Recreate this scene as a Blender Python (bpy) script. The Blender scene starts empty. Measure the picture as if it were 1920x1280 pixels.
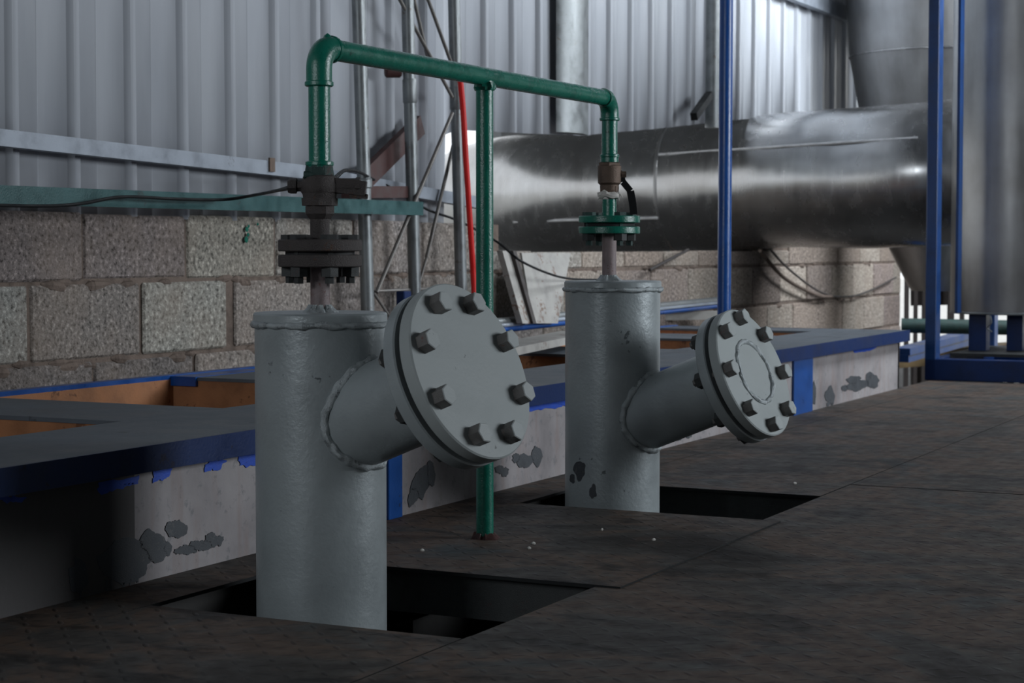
import bpy, bmesh, math, random
from mathutils import Vector, Matrix, noise
random.seed(7)
sc = bpy.context.scene
COL = sc.collection
PI = math.pi

# ------------------------------------------------------------------ camera
FPX = 3475.0                       # focal length in pixels of a 1920 px wide frame
PITCH = math.atan(173.0 / FPX)     # looking slightly down
YAW = math.atan(1740.0 / FPX)      # turned left of the tank's long axis (+Y)
CAM = Vector((0, 0, 0.72))
Fv = Vector((-math.sin(YAW) * math.cos(PITCH), math.cos(YAW) * math.cos(PITCH), -math.sin(PITCH)))
Rv = Vector((math.cos(YAW), math.sin(YAW), 0))
Uv = Rv.cross(Fv)
cd = bpy.data.cameras.new('camera')
cam = bpy.data.objects.new('camera', cd); COL.objects.link(cam)
cam.matrix_world = Matrix(((Rv.x, Uv.x, -Fv.x, CAM.x), (Rv.y, Uv.y, -Fv.y, CAM.y), (Rv.z, Uv.z, -Fv.z, CAM.z), (0, 0, 0, 1)))
cd.sensor_width = 36; cd.lens = FPX / 1920 * 36
cd.clip_start = 0.05; cd.clip_end = 200
cd.dof.use_dof = True; cd.dof.focus_distance = 4.3; cd.dof.aperture_fstop = 9.0
sc.camera = cam

# ------------------------------------------------------------------ world, exposure, lights
sc.view_settings.view_transform = 'Standard'
sc.view_settings.look = 'None'
sc.view_settings.exposure = -0.12
sc.view_settings.gamma = 1.0
sc.view_settings.use_curve_mapping = False
w = bpy.data.worlds.new('overcast_sky'); sc.world = w; w.use_nodes = True
bg = w.node_tree.nodes['Background']
bg.inputs[0].default_value = (0.92, 0.96, 1.0, 1); bg.inputs[1].default_value = 1.6

def area(name, loc, target, sx, sy, power, col=(0.88, 0.94, 1.0), spread=180):
    l = bpy.data.lights.new(name, 'AREA'); l.shape = 'RECTANGLE'; l.size = sx; l.size_y = sy
    l.energy = power; l.color = col; l.spread = math.radians(spread)
    o = bpy.data.objects.new(name, l); COL.objects.link(o); o.location = loc
    d = Vector(target) - Vector(loc)
    o.rotation_euler = d.to_track_quat('-Z', 'Y').to_euler()
    return o
area('daylight_right_bay', (4.8, 7.6, 2.2), (-2.6, 6.0, 0.9), 3.6, 1.6, 150, spread=105)
area('daylight_far_bay', (-0.2, 12.6, 3.6), (-4.0, 11.9, 2.0), 5.0, 1.6, 370, spread=108)
area('daylight_behind', (0.4, -3.0, 2.0), (-3.0, 7.0, 0.9), 3.2, 1.0, 6)
area('daylight_left_behind', (-2.9, -3.8, 2.3), (-2.7, 8.0, 1.2), 2.0, 1.1, 34, spread=100)

# ------------------------------------------------------------------ pixel -> place helpers (measurements taken from the photo)
def ray(u, v):
    return Fv + Rv * ((u - 960) / FPX) + Uv * ((640 - v) / FPX)
def onX(u, v, X):
    r = ray(u, v); return CAM + r * (X / r.x)
def onZ(u, v, Z):
    r = ray(u, v); return CAM + r * ((Z - CAM.z) / r.z)
def onD(u, v, D):                       # at depth D along the level view direction
    return CAM + ray(u, v) * D
def Yx(u, X=-4.0):
    return onX(u, 640, X).y

# ------------------------------------------------------------------ materials
def new_mat(name):
    m = bpy.data.materials.new(name); m.use_nodes = True
    nt = m.node_tree; b = nt.nodes['Principled BSDF']
    return m, nt, b
def N(nt, typ, **kw):
    n = nt.nodes.new(typ)
    for k, v in kw.items():
        if isinstance(k, str) and k.startswith('i_'):
            n.inputs[k[2:].replace('_', ' ')].default_value = v
        else: setattr(n, k, v)
    return n
def math_n(nt, op, a, b=None, c=None):
    n = nt.nodes.new('ShaderNodeMath'); n.operation = op
    for i, x in enumerate((a, b, c)):
        if x is None: continue
        if isinstance(x, (int, float)): n.inputs[i].default_value = x
        else: nt.links.new(x, n.inputs[i])
    return n.outputs[0]
def noise_n(nt, scale, detail=4, rough=.55, vec=None, dist=0):
    n = nt.nodes.new('ShaderNodeTexNoise')
    n.inputs['Scale'].default_value = scale; n.inputs['Detail'].default_value = detail
    n.inputs['Roughness'].default_value = rough; n.inputs['Distortion'].default_value = dist
    if vec is not None: nt.links.new(vec, n.inputs['Vector'])
    return n.outputs['Fac']
def coord(nt, scale=(1, 1, 1)):
    g = nt.nodes.new('ShaderNodeNewGeometry'); m = nt.nodes.new('ShaderNodeMapping')
    m.inputs['Scale'].default_value = scale
    nt.links.new(g.outputs['Position'], m.inputs['Vector']); return m.outputs[0]
def ramp(nt, fac, stops):
    r = nt.nodes.new('ShaderNodeValToRGB'); cr = r.color_ramp
    while len(cr.elements) > 1: cr.elements.remove(cr.elements[0])
    cr.elements[0].position = stops[0][0]; cr.elements[0].color = (*stops[0][1], 1)
    for p, c in stops[1:]:
        e = cr.elements.new(p); e.color = (*c, 1)
    nt.links.new(fac, r.inputs[0]); return r.outputs[0]
def mix(nt, fac, a, b, mode='MIX'):
    n = nt.nodes.new('ShaderNodeMix'); n.data_type = 'RGBA'; n.blend_type = mode
    for i, x in ((0, fac), (6, a), (7, b)):
        if isinstance(x, (int, float)): n.inputs[i].default_value = x
        elif isinstance(x, tuple): n.inputs[i].default_value = (*x, 1)
        else: nt.links.new(x, n.inputs[i])
    return n.outputs[2]
def bump(nt, b, h, strength, dist=.01):
    n = nt.nodes.new('ShaderNodeBump'); n.inputs['Strength'].default_value = strength
    n.inputs['Distance'].default_value = dist; nt.links.new(h, n.inputs['Height'])
    nt.links.new(n.outputs[0], b.inputs['Normal'])
g3 = lambda x: (x, x, x)

def painted(name, c, dirt=(.03, .03, .03), rough=.4, amount=.3, metal=0.0, sc_=9, bs=.15, spec=.5, thr=.56, chips=True):
    """paint with soft tonal variation, small dark chips and orange-peel bump"""
    m, nt, b = new_mat(name)
    v = coord(nt)
    big = noise_n(nt, sc_, 5, .6, v)
    c2 = tuple(x * (1 - amount) for x in c); c3 = tuple(min(1, x * (1 + amount * .6)) for x in c)
    base = ramp(nt, big, [(.3, c2), (.5, c), (.72, c3)])
    if chips:
        fine = noise_n(nt, sc_ * 6, 3, .6, v)
        gate = noise_n(nt, sc_ * .9, 2, .5, v)
        f = math_n(nt, 'MULTIPLY', fine, gate)
        ch = ramp(nt, f, [(thr * .66, g3(0)), (thr * .66 + .03, g3(1))])
        base = mix(nt, math_n(nt, 'MULTIPLY', ch, .75), base, dirt)
    nt.links.new(base, b.inputs['Base Color'])
    b.inputs['Roughness'].default_value = rough; b.inputs['Metallic'].default_value = metal
    b.inputs['Specular IOR Level'].default_value = spec
    rr = ramp(nt, big, [(.3, g3(rough * .8)), (.7, g3(min(1, rough * 1.25)))])
    nt.links.new(rr, b.inputs['Roughness'])
    bump(nt, b, noise_n(nt, sc_ * 14, 3, .6, v), bs, .004)
    return m

M = {}
M['grey'] = painted('grey_paint', (.30, .335, .345), (.045, .055, .06), .36, .16, .15, 6, .22, .5, .645)
M['grey_face'] = painted('grey_paint_matt', (.315, .345, .345), (.06, .065, .065), .55, .08, 0, 7, .15, .35, .66)
M['grey_weld'] = painted('grey_weld_paint', (.34, .375, .385), (.08, .09, .095), .3, .35, .3, 40, .5)
M['green'] = painted('green_gloss_paint', (.004, .135, .092), (.004, .04, .03), .27, .25, 0, 18, .22, .6, .62)
M['green_dull'] = painted('green_dull_paint', (.018, .080, .082), (.02, .04, .04), .4, .3, .1, 12, .2)
M['blue'] = painted('blue_gloss_paint', (.004, .060, .255), (.01, .015, .05), .32, .25, 0, 10, .15, .5, .62)
M['blue_frame'] = painted('deep_blue_paint', (.003, .030, .118), (.01, .012, .03), .35, .3, 0, 8, .15, .35, .62)
M['blue_dark'] = painted('navy_blue_paint', (.003, .018, .082), (.01, .01, .03), .45, .3, 0, 8, .15, .25)
M['blue_splash'] = painted('bright_blue_paint', (.006, .06, .42), (.01, .03, .2), .5, .15, 0, 30, .3, .4, .66)
M['red'] = painted('red_rubber', (.62, .008, .006), (.3, .01, .01), .4, .1, 0, 12, .05, .4, .7)
M['black'] = painted('black_rubber', (.008, .009, .010), (.01, .01, .01), .6, .2, 0, 12, .05, .2, chips=False)
M['iron'] = painted('dark_rusty_iron', (.060, .052, .050), (.085, .045, .03), .6, .35, .3, 26, .6, .4, .55)
M['iron_green'] = painted('iron_with_green_paint', (.02, .05, .045), (.05, .035, .03), .5, .4, .2, 30, .5, .4, .5)
M['bronze'] = painted('tarnished_brass', (.12, .085, .065), (.05, .05, .045), .5, .35, .5, 30, .4, .4, .55)
M['pinkstub'] = painted('primered_pipe', (.20, .155, .155), (.12, .05, .04), .5, .3, 0, 30, .3)
M['rust_red'] = painted('red_oxide_steel', (.052, .016, .014), (.03, .015, .012), .65, .3, 0, 20, .3)
M['tape'] = painted('white_thread_tape', (.62, .60, .56), (.2, .2, .2), .7, .2, 0, 60, .6)
M['bolt_face'] = painted('grey_bolt_paint', (.33, .36, .36), (.06, .06, .06), .5, .1, 0, 30, .15, .4, .64)
M['bolt_side'] = painted('bare_bolt_flats', (.13, .125, .12), (.14, .06, .05), .55, .4, .2, 30, .3)  # flats darker than the heads: shade put into the colour, partly bare rust
M['bolt_dark'] = painted('dark_bolt_steel', (.035, .038, .038), (.05, .03, .03), .55, .4, .3, 40, .3)
M['gap'] = painted('black_gasket', (.012, .012, .013), (.01, .01, .01), .8, .1, 0, 12, .05, chips=False)
M['galv'] = painted('galvanised_steel', (.20, .215, .22), (.12, .09, .07), .42, .32, .55, 14, .12, .5, .58)
M['galv_rod'] = painted('weathered_steel_rod', (.15, .14, .13), (.10, .07, .05), .5, .3, .3, 20, .2)
M['girt'] = painted('zinc_channel', (.27, .30, .345), (.16, .17, .18), .45, .2, .3, 12, .1, .5, .62)
M['rim'] = painted('grey_blue_rim_paint', (.085, .10, .118), (.04, .045, .05), .5, .28, 0, 5, .2, .4, .6)
M['orange'] = painted('rusty_orange_primer', (.33, .145, .065), (.10, .04, .02), .6, .35, 0, 9, .3, .3, .55)
M['board'] = painted('whitish_rusty_sheet', (.34, .33, .31), (.15, .08, .05), .6, .3, 0, 9, .3, .3, .52)
M['slab'] = painted('dark_concrete', (.035, .034, .033), (.02, .02, .02), .85, .3, 0, 3, .3)
M['earth'] = painted('pale_yard_concrete', (.62, .61, .58), (.5, .5, .48), .9, .12, 0, 2, .2, chips=False)
M['shed'] = painted('dull_steel_sheet', (.16, .17, .18), (.1, .1, .1), .7, .15, 0, 2, .1, chips=False)
M['brownbeam'] = painted('ochre_rust_steel', (.10, .065, .025), (.04, .02, .01), .6, .35, 0, 8, .2)
M['darkwood'] = painted('dark_brown_slats', (.055, .045, .042), (.03, .03, .03), .7, .3, 0, 8, .2)

def m_liquid():
    m, nt, b = new_mat('brown_settling_water')
    b.inputs['Base Color'].default_value = (.035, .018, .008, 1); b.inputs['Roughness'].default_value = .08
    bump(nt, b, noise_n(nt, 6, 2, .5, coord(nt)), .05, .01); return m
M['liquid'] = m_liquid()

def m_sheet():
    m, nt, b = new_mat('pale_profiled_sheet')
    v = coord(nt, (1, 1, .25)); n1 = noise_n(nt, 3.5, 4, .55, v)
    base = ramp(nt, n1, [(.3, (.45, .475, .52)), (.7, (.54, .565, .605))])
    nt.links.new(base, b.inputs['Base Color'])
    b.inputs['Metallic'].default_value = .0; b.inputs['Roughness'].default_value = .27; b.inputs['Specular IOR Level'].default_value = .8
    bump(nt, b, noise_n(nt, 5, 2, .5, coord(nt, (1, 2.2, .35))), .3, .012); return m
M['sheet'] = m_sheet()

def m_duct(name, dark=1.0, ro=(.21, .29)):
    m, nt, b = new_mat(name)
    v = coord(nt, (5, 5, .8)); st = noise_n(nt, 4, 3, .5, v)
    blot = noise_n(nt, 2.2, 4, .6, coord(nt))
    c = ramp(nt, st, [(.3, g3(.30 * dark)), (.7, g3(.42 * dark))])
    c = mix(nt, .5, c, ramp(nt, blot, [(.35, (.30 * dark, .29 * dark, .28 * dark)), (.65, (.50 * dark, .51 * dark, .52 * dark))]))
    nt.links.new(c, b.inputs['Base Color'])
    b.inputs['Metallic'].default_value = .92
    nt.links.new(ramp(nt, st, [(.3, g3(ro[0])), (.7, g3(ro[1]))]), b.inputs['Roughness'])
    bump(nt, b, noise_n(nt, 2.6, 2, .5, coord(nt)), .07, .03); return m
M['seam'] = painted('bright_folded_seam', (.75, .76, .77), (.3, .3, .3), .4, .2, .2, 20, .1)
M['duct'] = m_duct('brushed_aluminium_jacket')
M['duct_dull'] = m_duct('dull_aluminium_jacket', .75, (.36, .46))

def m_block():
    m, nt, b = new_mat('porous_concrete_block')
    v = coord(nt)
    at = nt.nodes.new('ShaderNodeAttribute'); at.attribute_name = 'tint'
    speck = noise_n(nt, 62, 4, .75, v); big = noise_n(nt, 3.5, 4, .6, v)
    s = ramp(nt, speck, [(.34, g3(.15)), (.45, g3(.8)), (.56, g3(1.05)), (.66, g3(2.0))])
    c = mix(nt, 1.0, at.outputs['Color'], s, 'MULTIPLY')
    c = mix(nt, math_n(nt, 'MULTIPLY', ramp(nt, big, [(.4, g3(0)), (.7, g3(1))]), .35), c, (.30, .235, .185))
    nt.links.new(c, b.inputs['Base Color']); b.inputs['Roughness'].default_value = .95
    b.inputs['Specular IOR Level'].default_value = .15
    bump(nt, b, speck, .9, .012); return m
M['block'] = m_block()
M['mortar'] = painted('rough_mortar', (.16, .125, .105), (.08, .06, .05), .95, .45, 0, 14, .8, .1, .55)

def m_plaster():
    m, nt, b = new_mat('whitewashed_tank_side')
    v = coord(nt, (1, 1, 1))
    n1 = noise_n(nt, 3.0, 5, .6, v); n2 = noise_n(nt, 28, 4, .7, v)
    c = ramp(nt, n1, [(.32, (.15, .138, .142)), (.5, (.25, .232, .237)), (.68, (.32, .30, .302))])
    c = mix(nt, math_n(nt, 'MULTIPLY', ramp(nt, n2, [(.56, g3(0)), (.66, g3(1))]), .6), c, (.13, .135, .145))
    st = noise_n(nt, 9, 3, .6, coord(nt, (1, 2.2, .3)))
    c = mix(nt, math_n(nt, 'MULTIPLY', ramp(nt, st, [(.52, g3(0)), (.66, g3(1))]), .3), c, (.22, .15, .13))
    nt.links.new(c, b.inputs['Base Color']); b.inputs['Roughness'].default_value = .75
    bump(nt, b, n2, .25, .004); return m
M['plaster'] = m_plaster()
M['plaster_dark'] = painted('bare_brown_grey_panel', (.075, .070, .070), (.05, .05, .05), .7, .35, 0, 4, .2)
M['patch'] = painted('dark_grey_paint_patch', (.048, .054, .062), (.09, .09, .09), .6, .2, 0, 20, .2)

def m_plate():
    m, nt, b = new_mat('worn_chequer_plate')
    g = nt.nodes.new('ShaderNodeNewGeometry'); sep = nt.nodes.new('ShaderNodeSeparateXYZ')
    nt.links.new(g.outputs['Position'], sep.inputs[0])
    x, y = sep.outputs[0], sep.outputs[1]
    P = .046
    X = math_n(nt, 'DIVIDE', x, P); Y = math_n(nt, 'DIVIDE', y, P)
    par = math_n(nt, 'MODULO', math_n(nt, 'ADD', math_n(nt, 'ADD', math_n(nt, 'FLOOR', X), math_n(nt, 'FLOOR', Y)), 1000.0), 2.0)
    fx = math_n(nt, 'SUBTRACT', math_n(nt, 'FRACT', X), .5); fy = math_n(nt, 'SUBTRACT', math_n(nt, 'FRACT', Y), .5)
    s = math_n(nt, 'SUBTRACT', math_n(nt, 'MULTIPLY', par, 2.0), 1.0)
    a = math_n(nt, 'MULTIPLY', math_n(nt, 'ADD', fx, math_n(nt, 'MULTIPLY', fy, s)), .7071)
    c_ = math_n(nt, 'MULTIPLY', math_n(nt, 'SUBTRACT', fx, math_n(nt, 'MULTIPLY', fy, s)), .7071)
    la = math_n(nt, 'POWER', math_n(nt, 'ABSOLUTE', math_n(nt, 'DIVIDE', a, .42)), 2.0)
    lb = math_n(nt, 'POWER', math_n(nt, 'ABSOLUTE', math_n(nt, 'DIVIDE', c_, .13)), 2.0)
    h = math_n(nt, 'SUBTRACT', 1.0, math_n(nt, 'ADD', la, lb)); h = math_n(nt, 'MAXIMUM', h, 0.0)
    v = coord(nt); n1 = noise_n(nt, 2.2, 6, .62, v, .8); n2 = noise_n(nt, 17, 5, .65, v)
    wear = noise_n(nt, 5, 4, .6, v)
    h2 = math_n(nt, 'ADD', math_n(nt, 'MULTIPLY', h, math_n(nt, 'MULTIPLY', wear, 1.6)), math_n(nt, 'MULTIPLY', n2, .35))
    c = ramp(nt, n1, [(.33, (.030, .025, .022)), (.44, (.070, .064, .058)), (.53, (.112, .076, .056)), (.60, (.075, .068, .062)), (.70, (.046, .062, .066))])
    c = mix(nt, math_n(nt, 'MULTIPLY', ramp(nt, n2, [(.45, g3(0)), (.7, g3(1))]), .6), c, (.045, .038, .035))
    c = mix(nt, math_n(nt, 'MULTIPLY', ramp(nt, wear, [(.58, g3(0)), (.7, g3(1))]), .45), c, (.12, .075, .055))
    c = mix(nt, math_n(nt, 'MULTIPLY', math_n(nt, 'MULTIPLY', h, wear), 1.0), c, (.028, .027, .028))
    dk = noise_n(nt, 4.5, 5, .62, coord(nt, (.7, 1.3, 1)), .5)
    c = mix(nt, math_n(nt, 'MULTIPLY', ramp(nt, dk, [(.55, g3(0)), (.64, g3(1))]), .8), c, (.018, .016, .015))
    nt.links.new(c, b.inputs['Base Color']); b.inputs['Metallic'].default_value = .0
    nt.links.new(ramp(nt, n2, [(.3, g3(.5)), (.7, g3(.75))]), b.inputs['Roughness'])
    b.inputs['Specular IOR Level'].default_value = .22
    bump(nt, b, h2, .35, .005); return m
M['plate'] = m_plate()

# ------------------------------------------------------------------ mesh helpers
def basis(axis):
    a = Vector(axis).normalized()
    r = Vector((0, 0, 1)) if abs(a.z) < .9 else Vector((1, 0, 0))
    x = r.cross(a).normalized(); y = a.cross(x)
    return x, y, a
def lathe(bm, org, axis, prof, seg=48, rot=0, mi=0, jit=0, closed=True):
    x, y, a = basis(axis); org = Vector(org); rings = []
    for t, r in prof:
        ring = []
        for k in range(seg):
            an = rot + 2 * PI * k / seg
            rr = r
            if jit: rr += jit * noise.noise(Vector((math.cos(an) * 9, math.sin(an) * 9, t * 40 + org.z * 7)))
            ring.append(bm.verts.new(org + a * t + (x * math.cos(an) + y * math.sin(an)) * rr))
        rings.append(ring)
    for i in range(len(rings) - 1):
        for k in range(seg):
            f = bm.faces.new((rings[i][k], rings[i][(k + 1) % seg], rings[i + 1][(k + 1) % seg], rings[i + 1][k])); f.material_index = mi
    if closed:
        f = bm.faces.new(list(reversed(rings[0]))); f.material_index = mi
        f = bm.faces.new(rings[-1]); f.material_index = mi
def cyl(bm, a, b, r, seg=24, r2=None, mi=0, bev=0):
    a = Vector(a); b = Vector(b); L = (b - a).length; r2 = r if r2 is None else r2
    if bev: p = [(0, r - bev), (bev, r), (L - bev, r2), (L, r2 - bev)]
    else: p = [(0, r), (L, r2)]
    lathe(bm, a, b - a, p, seg, mi=mi)
def box(bm, lo, hi, mi=0, rot=None, bev=0):
    lo = Vector(lo); hi = Vector(hi); c = (lo + hi) / 2; h = (hi - lo) / 2
    vs = []
    for sx in (-1, 1):
        for sy in (-1, 1):
            for sz in (-1, 1):
                p = Vector((h.x * sx, h.y * sy, h.z * sz))
                if rot: p = rot @ p
                vs.append(bm.verts.new(c + p))
    fs = []
    for q in ((0, 1, 3, 2), (4, 6, 7, 5), (0, 4, 5, 1), (2, 3, 7, 6), (0, 2, 6, 4), (1, 5, 7, 3)):
        f = bm.faces.new([vs[i] for i in q]); f.material_index = mi; fs.append(f)
    if bev:
        es = list({e for f in fs for e in f.edges})
        bmesh.ops.bevel(bm, geom=es, offset=bev, segments=1, affect='EDGES', profile=.5)
def beam(bm, a, b, w_, h_, up=(0, 0, 1), mi=0):
    """rectangular bar from a to b, w_ across, h_ along up"""
    a = Vector(a); b = Vector(b); d = (b - a).normalized(); s = d.cross(Vector(up)).normalized(); u_ = s.cross(d)
    vs = []
    for p in (a, b):
        for sx, sy in ((-1, -1), (1, -1), (1, 1), (-1, 1)):
            vs.append(bm.verts.new(p + s * (w_ / 2 * sx) + u_ * (h_ / 2 * sy)))
    for q in ((3, 2, 1, 0), (4, 5, 6, 7), (0, 1, 5, 4), (1, 2, 6, 5), (2, 3, 7, 6), (3, 0, 4, 7)):
        f = bm.faces.new([vs[i] for i in q]); f.material_index = mi
def channel(bm, a, b, w_, h_, t, side, mi=0):
    """C section: web h_ tall, flanges w_ deep toward side"""
    a = Vector(a); b = Vector(b); side = Vector(side).normalized(); up = Vector((0, 0, 1))
    beam(bm, a, b, t, h_, up, mi)
    for s in (-1, 1):
        o = side * (w_ / 2) + up * (s * (h_ / 2 - t / 2)); beam(bm, a + o, b + o, w_, t, up, mi)
def tube(bm, pts, r, seg=16, mi=0, closed=False, jit=0, cap=True):
    pts = [Vector(p) for p in pts]; n = len(pts)
    R = r if isinstance(r, (list, tuple)) else [r] * n
    rings = []; up = None
    for i, p in enumerate(pts):
        if closed: d = (pts[(i + 1) % n] - pts[i - 1]).normalized()
        else: d = (pts[min(i + 1, n - 1)] - pts[max(i - 1, 0)]).normalized()
        if up is None: up = basis(d)[0]
        up = (up - d * up.dot(d)).normalized(); s = d.cross(up)
        ring = []
        for k in range(seg):
            an = 2 * PI * k / seg; rr = R[i]
            v = p + (up * math.cos(an) + s * math.sin(an)) * rr
            if jit: v += (v - p).normalized() * jit * noise.noise(v * 55)
            ring.append(bm.verts.new(v))
        rings.append(ring)
    m_ = n if closed else n - 1
    for i in range(m_):
        A, B = rings[i], rings[(i + 1) % n]
        for k in range(seg):
            f = bm.faces.new((A[k], A[(k + 1) % seg], B[(k + 1) % seg], B[k])); f.material_index = mi
    if not closed and cap:
        f = bm.faces.new(list(reversed(rings[0]))); f.material_index = mi
        f = bm.faces.new(rings[-1]); f.material_index = mi
def smooth_path(pts, sub=8):
    pts = [Vector(p) for p in pts]; out = []
    for i in range(len(pts) - 1):
        p0 = pts[max(i - 1, 0)]; p1 = pts[i]; p2 = pts[i + 1]; p3 = pts[min(i + 2, len(pts) - 1)]
        for k in range(sub):
            t = k / sub
            out.append(.5 * ((2 * p1) + (p2 - p0) * t + (2 * p0 - 5 * p1 + 4 * p2 - p3) * t * t + (3 * p1 - p0 - 3 * p2 + p3) * t ** 3))
    out.append(pts[-1]); return out
def arc(a, c, b, r, n=10):
    """fillet between directions a->c->b with radius r around corner c"""
    a = Vector(a); b = Vector(b); c = Vector(c)
    d1 = (a - c).normalized(); d2 = (b - c).normalized(); half = d1.angle(d2) / 2
    L = r / math.tan(half); cen = c + (d1 + d2).normalized() * (r / math.sin(half))
    p1 = c + d1 * L; p2 = c + d2 * L; v1 = p1 - cen; v2 = p2 - cen; ang = v1.angle(v2); ax = v1.cross(v2).normalized()
    return [cen + Matrix.Rotation(ang * i / n, 3, ax) @ v1 for i in range(n + 1)]
def prism(bm, poly, off, mi=0):
    """closed polygon of 3D points extruded by the vector off"""
    off = Vector(off); a = [bm.verts.new(p) for p in poly]; b = [bm.verts.new(Vector(p) + off) for p in poly]
    n = len(a); fs = [bm.faces.new(a), bm.faces.new(list(reversed(b)))]
    for i in range(n): fs.append(bm.faces.new((a[i], b[i], b[(i + 1) % n], a[(i + 1) % n])))
    for f in fs: f.material_index = mi
def obj(name, bm, mats, parent=None, smooth=True, angle=32, loc=None):
    bmesh.ops.recalc_face_normals(bm, faces=bm.faces)
    me = bpy.data.meshes.new(name)
    if parent is not None:
        bm.transform(Matrix.Translation(-WL(parent)))
    elif loc is not None:
        bm.transform(Matrix.Translation(-Vector(loc)))
    bm.to_mesh(me); bm.free()
    for m in (mats if isinstance(mats, (list, tuple)) else [mats]): me.materials.append(m)
    if smooth:
        me.shade_smooth(); me.set_sharp_from_angle(angle=math.radians(angle))
    o = bpy.data.objects.new(name, me); COL.objects.link(o)
    if parent is not None: o.parent = parent
    elif loc is not None: o.location = loc
    return o
def WL(o):
    p = Vector(o.location)
    while o.parent: o = o.parent; p += Vector(o.location)
    return p
def thing(name, loc, label, cat, group=None):
    o = bpy.data.objects.new(name, None); COL.objects.link(o); o.location = loc; o.empty_display_size = .1
    o['label'] = label; o['category'] = cat
    if group: o['group'] = group
    return o
def tag(o, label, cat, group=None):
    o['label'] = label; o['category'] = cat
    if group: o['group'] = group
    return o
def struct(o): o['kind'] = 'structure'; return o
def BM(): return bmesh.new()

# ------------------------------------------------------------------ the hall
XW = -4.0
GZ = -0.6
b_ = BM(); box(b_, (-4.3, -4.2, GZ - .1), (7, 16.0, GZ)); struct(obj('floor', b_, M['slab'], smooth=False))
b_ = BM(); box(b_, (-8.0, 5, GZ - .1), (-4.35, 22, GZ)); struct(obj('floor', b_, M['slab'], smooth=False))  # dark slab added outside so the duct reflects no bright ground
b_ = BM(); box(b_, (-60, -40, GZ - .3), (60, 90, GZ - .12)); struct(obj('floor', b_, M['earth'], smooth=False))
b_ = BM(); box(b_, (-4.4, -4.3, 5.0), (7, 18, 5.1)); struct(obj('ceiling', b_, M['shed'], smooth=False))
b_ = BM(); box(b_, (6.9, -4.3, GZ), (7, 18, 5.0)); struct(obj('wall_right', b_, M['shed'], smooth=False))
b_ = BM(); box(b_, (-4.3, -4.3, GZ), (6.9, -4.2, 5.0)); struct(obj('wall_back', b_, M['shed'], smooth=False))
b_ = BM(); box(b_, (-4.2, 17.9, 2.2), (6.9, 18.0, 5.0)); box(b_, (.6, 17.9, GZ), (6.9, 18.0, 2.2))
struct(obj('wall_front', b_, M['shed'], smooth=False))

b_ = BM(); box(b_, (-8.0, 5.0, 3.4), (-4.35, 22, 3.5)); struct(obj('ceiling', b_, M['shed'], smooth=False))  # unseen roof added outside the hall to keep sky light off the duct
b_ = BM(); box(b_, (-8.1, 15.75, GZ), (-8.0, 22, 3.4)); struct(obj('wall_outer', b_, M['shed'], smooth=False))  # unseen wall added with that roof, shades the duct
# block wall: every course laid as separate bevelled blocks on a mortar core, one mesh
Z1, Z2, ZT = .351, .611, .846
rows = [(-.429, -.169), (-.169, .091), (.091, Z1), (Z1, Z2), (Z2, ZT)]
OPEN0, OPEN1 = Yx(938), Yx(1450)
tints = [(.235, .215, .205), (.205, .185, .175), (.27, .255, .235), (.31, .295, .27), (.225, .20, .195), (.25, .225, .205)]
yj2 = [Yx(58), Yx(267), Yx(440)]
yj1 = [Yx(-60), Yx(159), Yx(353), Yx(519)]
def row_blocks(z0, z1, starts, tint_seq):
    ys = list(starts); L = .575
    while ys[0] > -2: ys.insert(0, ys[0] - L)
    while ys[-1] < 15.2: ys.append(ys[-1] + L * random.uniform(.97, 1.03))
    out = []
    for i in range(len(ys) - 1):
        out.append((ys[i], min(ys[i + 1], 15.2), z0, z1))
    return [q for q in out if q[1] - q[0] > .08]
b_ = BM(); lay = b_.loops.layers.float_color.new('tint')
allb = []
allb += row_blocks(*rows[0], [2.0, 2.575], None) + row_blocks(*rows[1], [2.3, 2.87], None)
allb += row_blocks(*rows[2], [Yx(176) - .57, Yx(176), Yx(366)], None)
allb += row_blocks(*rows[3], yj2, None) + row_blocks(*rows[4], yj1, None)
fixed = {}
for (y0, y1, z0, z1) in allb:
    if z0 > .6 and y1 > OPEN0 and y0 < OPEN1: z1 = .715
    t = random.choice(tints); k = random.uniform(.82, 1.15)
    if z0 == Z1 and abs(y0 - Yx(267)) < .02: t, k = (.33, .32, .285), 1.0
    if z0 == Z1 and abs(y1 - Yx(58)) < .02: t, k = (.31, .305, .28), 1.0
    if z0 == Z2 and y1 < Yx(360): t, k = (.22, .19, .18), 1.0
    if z0 == Z2 and abs(y0 - Yx(353)) < .02: t, k = (.31, .29, .25), 1.0
    if y0 > Yx(1050): t = (t[0] * 1.22, t[1] * 1.12, t[2] * 1.05)
    n0 = len(b_.faces)
    g0 = random.uniform(.003, .007); g1 = random.uniform(.004, .010)
    if y1 - y0 > .3 and abs(y1 - Yx(440)) < .02: y1 -= .045
    box(b_, (XW - .20, y0 + g0, z0 + g1), (XW + random.uniform(-.004, .006), y1 - g0, z1 - g1), bev=.008)
    b_.faces.ensure_lookup_table()
    for f in b_.faces[n0:]:
        f.material_index = 0
        for l in f.loops: l[lay] = (t[0] * k, t[1] * k, t[2] * k, 1)
b_.faces.ensure_lookup_table()
nb = len(b_.faces)
box(b_, (XW - .19, -2, -.6), (XW - .010, 15.2, .70), mi=1)
box(b_, (XW - .19, -2, .70), (XW - .010, OPEN0, ZT - .01), mi=1)
box(b_, (XW - .19, OPEN1, .70), (XW - .010, 15.2, ZT - .01), mi=1)
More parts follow.
